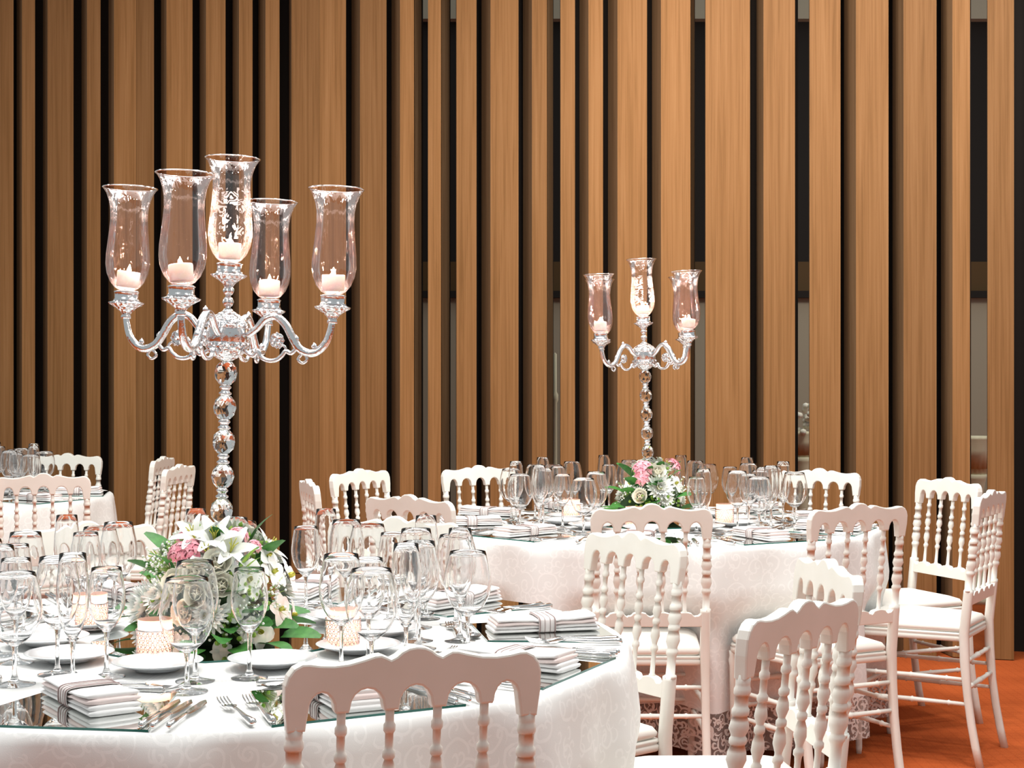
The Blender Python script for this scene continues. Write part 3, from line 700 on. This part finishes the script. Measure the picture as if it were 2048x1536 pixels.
ARM = arm_mesh()
def facet_ball(r_):
    bm = bmesh.new(); bmesh.ops.create_icosphere(bm, subdivisions=2, radius=r_); me = bpy.data.meshes.new('crystal_ball'); bm.to_mesh(me); bm.free(); me.materials.append(MATS['crystal']); return me
BALL = facet_ball(.0245)
RING = fix(MB().lathe([(.0, -.011), (.009, -.011), (.0135, -.008), (.0135, -.005), (.009, -.002), (.009, .002), (.0125, .005), (.0125, .008), (.009, .011), (0, .011)], 18).mesh('collar', 'silver'))
HUBM = MB(); HUBM.lathe([(.012, -.054), (.022, -.048), (.038, -.036), (.047, -.022), (.046, -.016), (.040, -.015)], 24, mi=0, flute=.03, nf=12)
HUBM.lathe([(.040, -.016), (.0415, -.014), (.0405, .014), (.040, .016)], 20, mi=1, flute=.03, nf=20)
HUBM.lathe([(.040, .015), (.046, .016), (.047, .022), (.036, .036), (.022, .045), (.011, .052), (.008, .056)], 24, mi=0, flute=.03, nf=12)
HUBM = HUBM.mesh('hub', ['chased_silver', 'silver'])
def candelabrum(C, yaw, lean, label, tn):
    t = thing('candelabrum', label, 'candelabrum', (C.x, C.y, TZ+.0045), 0, 'five-light crystal candelabra')
    t.rotation_euler = (0, lean, 0); z0 = -.0045
    put('foot', MB().lathe([(.085, 0), (.085, .006), (.07, .012), (.05, .02), (.03, .035), (.018, .05), (.014, .075)], 32).mesh('foot', 'silver'), t)
    for k in range(8):
        z = 1.352-.0728*k-TZ
        if z < .06: break
        put('crystal_ball', BALL, t, (0, 0, z+z0), (0, 0, random.random()*6), sc=(1, 1, 1.16)); put('collar', RING, t, (0, 0, z-.0364+z0))
    put('hub', HUBM, t, (0, 0, HUB+z0))
    m = MB()
    for z, r_ in ((1.503, .0125), (1.527, .0125)):
        m.lathe([(0, -r_), (r_*.7, -r_*.7), (r_, 0), (r_*.7, r_*.7), (0, r_)], 16, (0, 0, z-TZ+z0))
    m.lathe([(.006, 1.485-TZ), (.006, 1.545-TZ)], 10); put('finial_stem', m.mesh('finial_stem', 'silver'), t)
    lights = [(0, 0, 1.584-TZ, True)]
    for q in range(4):
        a = yaw+q*PI/2; put('arm', ARM, t, (0, 0, z0), (0, 0, a)); lights.append((.233*math.cos(a), .233*math.sin(a), 1.5205-TZ, False))
    for x, y, z, c in lights:
        put('candle_cup', CUP, t, (x, y, z+z0), (0, 0, yaw))
        s = put('hurricane_shade', CHE if c else CHM, t, (x, y, z+.002+z0), (0, 0, random.random()*6))
        if c: s['label'] = 'etched glass hurricane shade'
        cd = put('candle', CANDLE, t, (x, y, z+.010+z0), (random.uniform(-.12, .12)*(0 if c else 1), random.uniform(-.16, .16)*(0 if c else 1), 0)); flame_light(put('flame', FLM, cd, (0, 0, .031)), 1.0)
candelabrum(NT, math.radians(-12.5), math.radians(1.8), 'tall five-light crystal candelabrum rising from flowers on the near table', 'near')
candelabrum(FT, math.radians(-49), math.radians(-1.9), 'smaller-looking crystal candelabrum standing on the far table before the slats', 'far')
# ---------------------------------------------------------------- flowers
def petal(m, M, L_, w, curl, cup, mi=0, nu=5, tipw=.5):
    vs = []; fs = []
    for i in range(nu+1):
        u = i/nu; ww = w*(math.sin(PI*min(1, .12+u*.83))**.7)*(1-.25*u*(1-tipw))
        ang = curl*u; x = L_*(math.sin(ang)/curl if abs(curl) > 1e-3 else u); z = L_*((1-math.cos(ang))/curl if abs(curl) > 1e-3 else 0)
        for v in (-1, 0, 1): vs.append(M @ Vector((x, v*ww, z+cup*ww*abs(v))))
    for i in range(nu):
        for j in range(2): fs.append((i*3+j, (i+1)*3+j, (i+1)*3+j+1, i*3+j+1))
    m.add(vs, fs, mi)
def RZ(a): return Matrix.Rotation(a, 4, 'Z')
def RY(a): return Matrix.Rotation(a, 4, 'Y')
def flower_mesh(kind, seed=0):
    rnd = random.Random(seed); m = MB()
    if kind == 'chrysanthemum':
        for rg, (n, el, L_) in enumerate([(20, .15, .040), (18, .5, .036), (14, .9, .028), (9, 1.2, .02)]):
            for k in range(n): petal(m, RZ(2*PI*k/n+rg*.2+rnd.uniform(-.05, .05)) @ RY(-el) @ Matrix.Translation((.004, 0, 0)), L_*rnd.uniform(.9, 1.05), .0048, .5, .5)
        m.lathe([(0, .012), (.007, .010), (.008, .004), (0, 0)], 10, mi=1); return m.mesh('daisy', ['petal_white', 'flower_centre'])
    if kind in ('orchid', 'blush'):
        for k in range(5): petal(m, RZ(2*PI*k/5+.3) @ RY(-.25-rnd.uniform(0, .25)), rnd.uniform(.030, .036), .0155 if k % 2 else .0125, -.5+rnd.uniform(-.3, .3), .12, 0, 5, .9)
        for k in range(3): petal(m, RZ(2*PI*k/3) @ RY(-1.0), .014, .005, .6, .3, 1)
        return m.mesh('orchid', ['petal_blush' if kind == 'blush' else 'petal_white', 'flower_centre'])
    if kind == 'lily':
        for k in range(6): petal(m, RZ(2*PI*k/6) @ RY(-1.05), .062, .0125 if k % 2 else .010, -1.1, .35, 0, 7)
        for k in range(5): m.tube([(0, 0, 0), (.004*math.cos(k*1.25), .004*math.sin(k*1.25), .03), (.009*math.cos(k*1.25), .009*math.sin(k*1.25), .042)], .0011, 5, 1)
        return m.mesh('lily', ['petal_white', 'flower_centre'])
    if kind == 'rose':
        for rg, (n, el, L_, w) in enumerate([(5, .35, .034, .018), (5, .75, .030, .016), (5, 1.1, .026, .013), (4, 1.35, .022, .010)]):
            for k in range(n): petal(m, RZ(2*PI*k/n+rg*.6) @ RY(-el) @ Matrix.Translation((.003, 0, 0)), L_, w, .9, .35, 0, 5, 1)
        return m.mesh('rose', ['petal_cream', 'flower_centre'])
    if kind == 'nerine':
        for q in range(6):
            M0 = RZ(2*PI*q/6) @ RY(.55 if q else 0) @ Matrix.Translation((0, 0, .022))
            for k in range(6): petal(m, M0 @ RZ(2*PI*k/6+q) @ RY(-.55), .026, .0042, -1.5, .3)
        return m.mesh('nerine', ['petal_pink', 'flower_centre'])
    if kind == 'leaf':
        petal(m, RY(-.3), .075, .020, -.6, .18, 0, 7); return m.mesh('leaf', ['leaf'])
    if kind == 'blade':
        petal(m, RY(-.1), .14, .004, -.3, .4, 0, 7); return m.mesh('blade', ['leaf_light'])
    if kind == 'gyp':
        for k in range(26):
            c = Vector((rnd.gauss(0, .02), rnd.gauss(0, .02), rnd.uniform(0, .03))); m.lathe([(0, -.003), (.003, -.001), (.003, .0015), (0, .003)], 6, c)
            m.tube([(0, 0, -.03), c*.9], .0005, 3, 1)
        return m.mesh('gypsophila', ['petal_white', 'leaf_light'])
    if kind == 'hypericum':
        for k in range(9):
            c = Vector((rnd.gauss(0, .013), rnd.gauss(0, .013), rnd.uniform(0, .02))); m.lathe([(0, -.005), (.0045, -.002), (.005, .001), (0, .007)], 7, c)
        return m.mesh('green_buds', ['leaf_light'])
FK = {}
for kd in ('chrysanthemum', 'orchid', 'blush', 'lily', 'rose', 'nerine', 'leaf', 'blade', 'gyp', 'hypericum'): FK[kd] = [flower_mesh(kd, s) for s in range(2)]
FNAME = {'chrysanthemum': 'daisy', 'orchid': 'orchid', 'blush': 'orchid', 'lily': 'lily', 'rose': 'rose', 'nerine': 'nerine', 'leaf': 'leaf', 'blade': 'grass_blade', 'gyp': 'gypsophila', 'hypericum': 'bud_cluster'}
def arrangement(C, label, items, a, c, extra_seed):
    rnd = random.Random(extra_seed)
    t = thing('flower_arrangement', label, 'flowers', (C.x, C.y, TZ+.0045), 0, 'flower arrangements at the candelabra feet')
    m = MB(); n = 24; prof = [(.09, 0), (.12, .02), (.125, .05), (.11, .09), (.08, .12), (.045, .14), (.02, .145)]
    m.lathe(prof, n); put('foam_base', m.mesh('foam_base', 'foam'), t)
    def place(kd, dx, z, y=None, sc=1, spin=None):
        z = z-.0045; q = 1-(dx/a)**2-((z-.05)/c)**2
        if y is None: y = -a*math.sqrt(max(q, 0))
        nrm = Vector((dx/a**2, y/a**2, (z-.05)/c**2)); nrm = nrm.normalized() if nrm.length > 0 else Vector((0, 0, 1))
        nrm = (nrm+Vector((0, 0, .12))).normalized()
        sc *= 1.18 if kd not in ('gyp', 'blade') else 1; o = put(FNAME[kd], rnd.choice(FK[kd]), t, (dx, y, z), sc=(sc, sc, sc))
        if kd in ('leaf', 'blade'): qn = nrm.to_track_quat('X', 'Z')
        else: qn = nrm.to_track_quat('Z', 'Y')
        from mathutils import Quaternion
        o.rotation_euler = (qn @ Quaternion((0, 0, 1) if kd not in ('leaf', 'blade') else (1, 0, 0), rnd.uniform(0, 6.28) if kd not in ('leaf', 'blade') else rnd.uniform(-.5, .5))).to_euler()
        if kd in ('gyp',): o['kind'] = 'stuff'
    for it in items: place(*it)
    # rear half and fillers so the dome is full all round
    for k in range(46):
        th = rnd.uniform(0, 2*PI); el = rnd.uniform(.15, 1.35); x = a*.86*math.cos(th)*math.cos(el); y = a*.86*math.sin(th)*math.cos(el); z = .05+c*.86*math.sin(el)
        if math.hypot(x, y) < .035: continue
        if y < 0: kd = rnd.choice(['leaf', 'gyp', 'leaf', 'hypericum', 'gyp'])
        else: kd = rnd.choice(['orchid', 'rose', 'lily', 'chrysanthemum', 'leaf', 'gyp', 'leaf'])
        place(kd, x, z, y, .9)
    for k in range(16):
        th = 2*PI*k/16+rnd.uniform(-.1, .1); place('leaf', .12*math.cos(th), .03+rnd.uniform(0, .03), .12*math.sin(th), rnd.uniform(.8, 1.1))
items = []
def I(kd, px, py, sc=1.0): items.append((kd, (px-437)/985, HC-(py-758)/985-TZ, None, sc))
for a_ in [('nerine', 388, 1112, .95), ('nerine', 410, 1108, 1.0), ('nerine', 492, 1078, .7), ('nerine', 523, 1098, .5), ('nerine', 384, 1080, .5),
           ('chrysanthemum', 312, 1215, 1.15), ('chrysanthemum', 318, 1262, .95), ('chrysanthemum', 350, 1190, .9), ('lily', 410, 1080, .8), ('lily', 450, 1085, .9), ('lily', 482, 1105, .9), ('lily', 440, 1110, .8),
           ('rose', 460, 1130, 1.0), ('rose', 420, 1150, 1.0), ('rose', 430, 1185, 1.05), ('rose', 470, 1170, .9), ('rose', 385, 1165, .9), ('orchid', 520, 1160, 1.15), ('orchid', 560, 1150, .95), ('blush', 582, 1165, 1.1), ('orchid', 548, 1118, .8), ('blush', 575, 1225, 1.0),
           ('blush', 590, 1245, .9), ('orchid', 540, 1262, 1.0), ('blush', 520, 1260, .7), ('orchid', 500, 1210, .8), ('rose', 400, 1220, .9), ('chrysanthemum', 450, 1225, .9), ('orchid', 390, 1285, .8), ('orchid', 470, 1300, .7),
           ('gyp', 530, 1200, 1), ('gyp', 490, 1255, 1), ('gyp', 560, 1195, 1), ('gyp', 330, 1130, 1), ('gyp', 395, 1255, 1), ('gyp', 345, 1140, 1), ('hypericum', 510, 1240, 1), ('hypericum', 480, 1250, 1), ('hypericum', 535, 1190, .8), ('hypericum', 325, 1205, .8), ('hypericum', 500, 1170, .8),
           ('leaf', 520, 1225, 1.1), ('leaf', 500, 1290, 1.1), ('leaf', 545, 1290, 1.1), ('leaf', 425, 1290, 1.1), ('leaf', 580, 1280, 1), ('leaf', 470, 1270, 1), ('leaf', 365, 1135, .8), ('blade', 500, 1140, 1), ('blade', 505, 1150, .9), ('leaf', 510, 1130, .9), ('leaf', 300, 1290, .8)]: I(*a_)
arrangement(NT, 'large mound of white lilies orchids and pink blooms on the near table', items, .155, .215, 5)
items2 = []
def J(kd, px, py, sc=1.0): items2.append((kd, (px-1287)/525, HC-(py-758)/525-TZ, None, sc))
for a_ in [('nerine', 1270, 940, 1.3), ('nerine', 1268, 955, 1.0), ('nerine', 1328, 936, 1.2), ('chrysanthemum', 1300, 972, 1.25), ('chrysanthemum', 1308, 992, .9), ('rose', 1296, 945, 1.1), ('rose', 1265, 990, 1), ('chrysanthemum', 1262, 985, .7),
           ('orchid', 1245, 965, .9), ('orchid', 1335, 965, 1), ('orchid', 1340, 985, .9), ('leaf', 1255, 968, 1), ('leaf', 1250, 985, 1), ('leaf', 1330, 995, 1), ('leaf', 1290, 1005, 1), ('leaf', 1322, 955, .8), ('hypericum', 1280, 1000, 1.2), ('hypericum', 1325, 1000, 1.2), ('gyp', 1240, 975, 1), ('gyp', 1345, 975, 1), ('hypericum', 1260, 1002, 1)]: J(*a_)
arrangement(FT, 'small mound of white daisies pink blooms and green leaves on the far table', items2, .125, .20, 9)
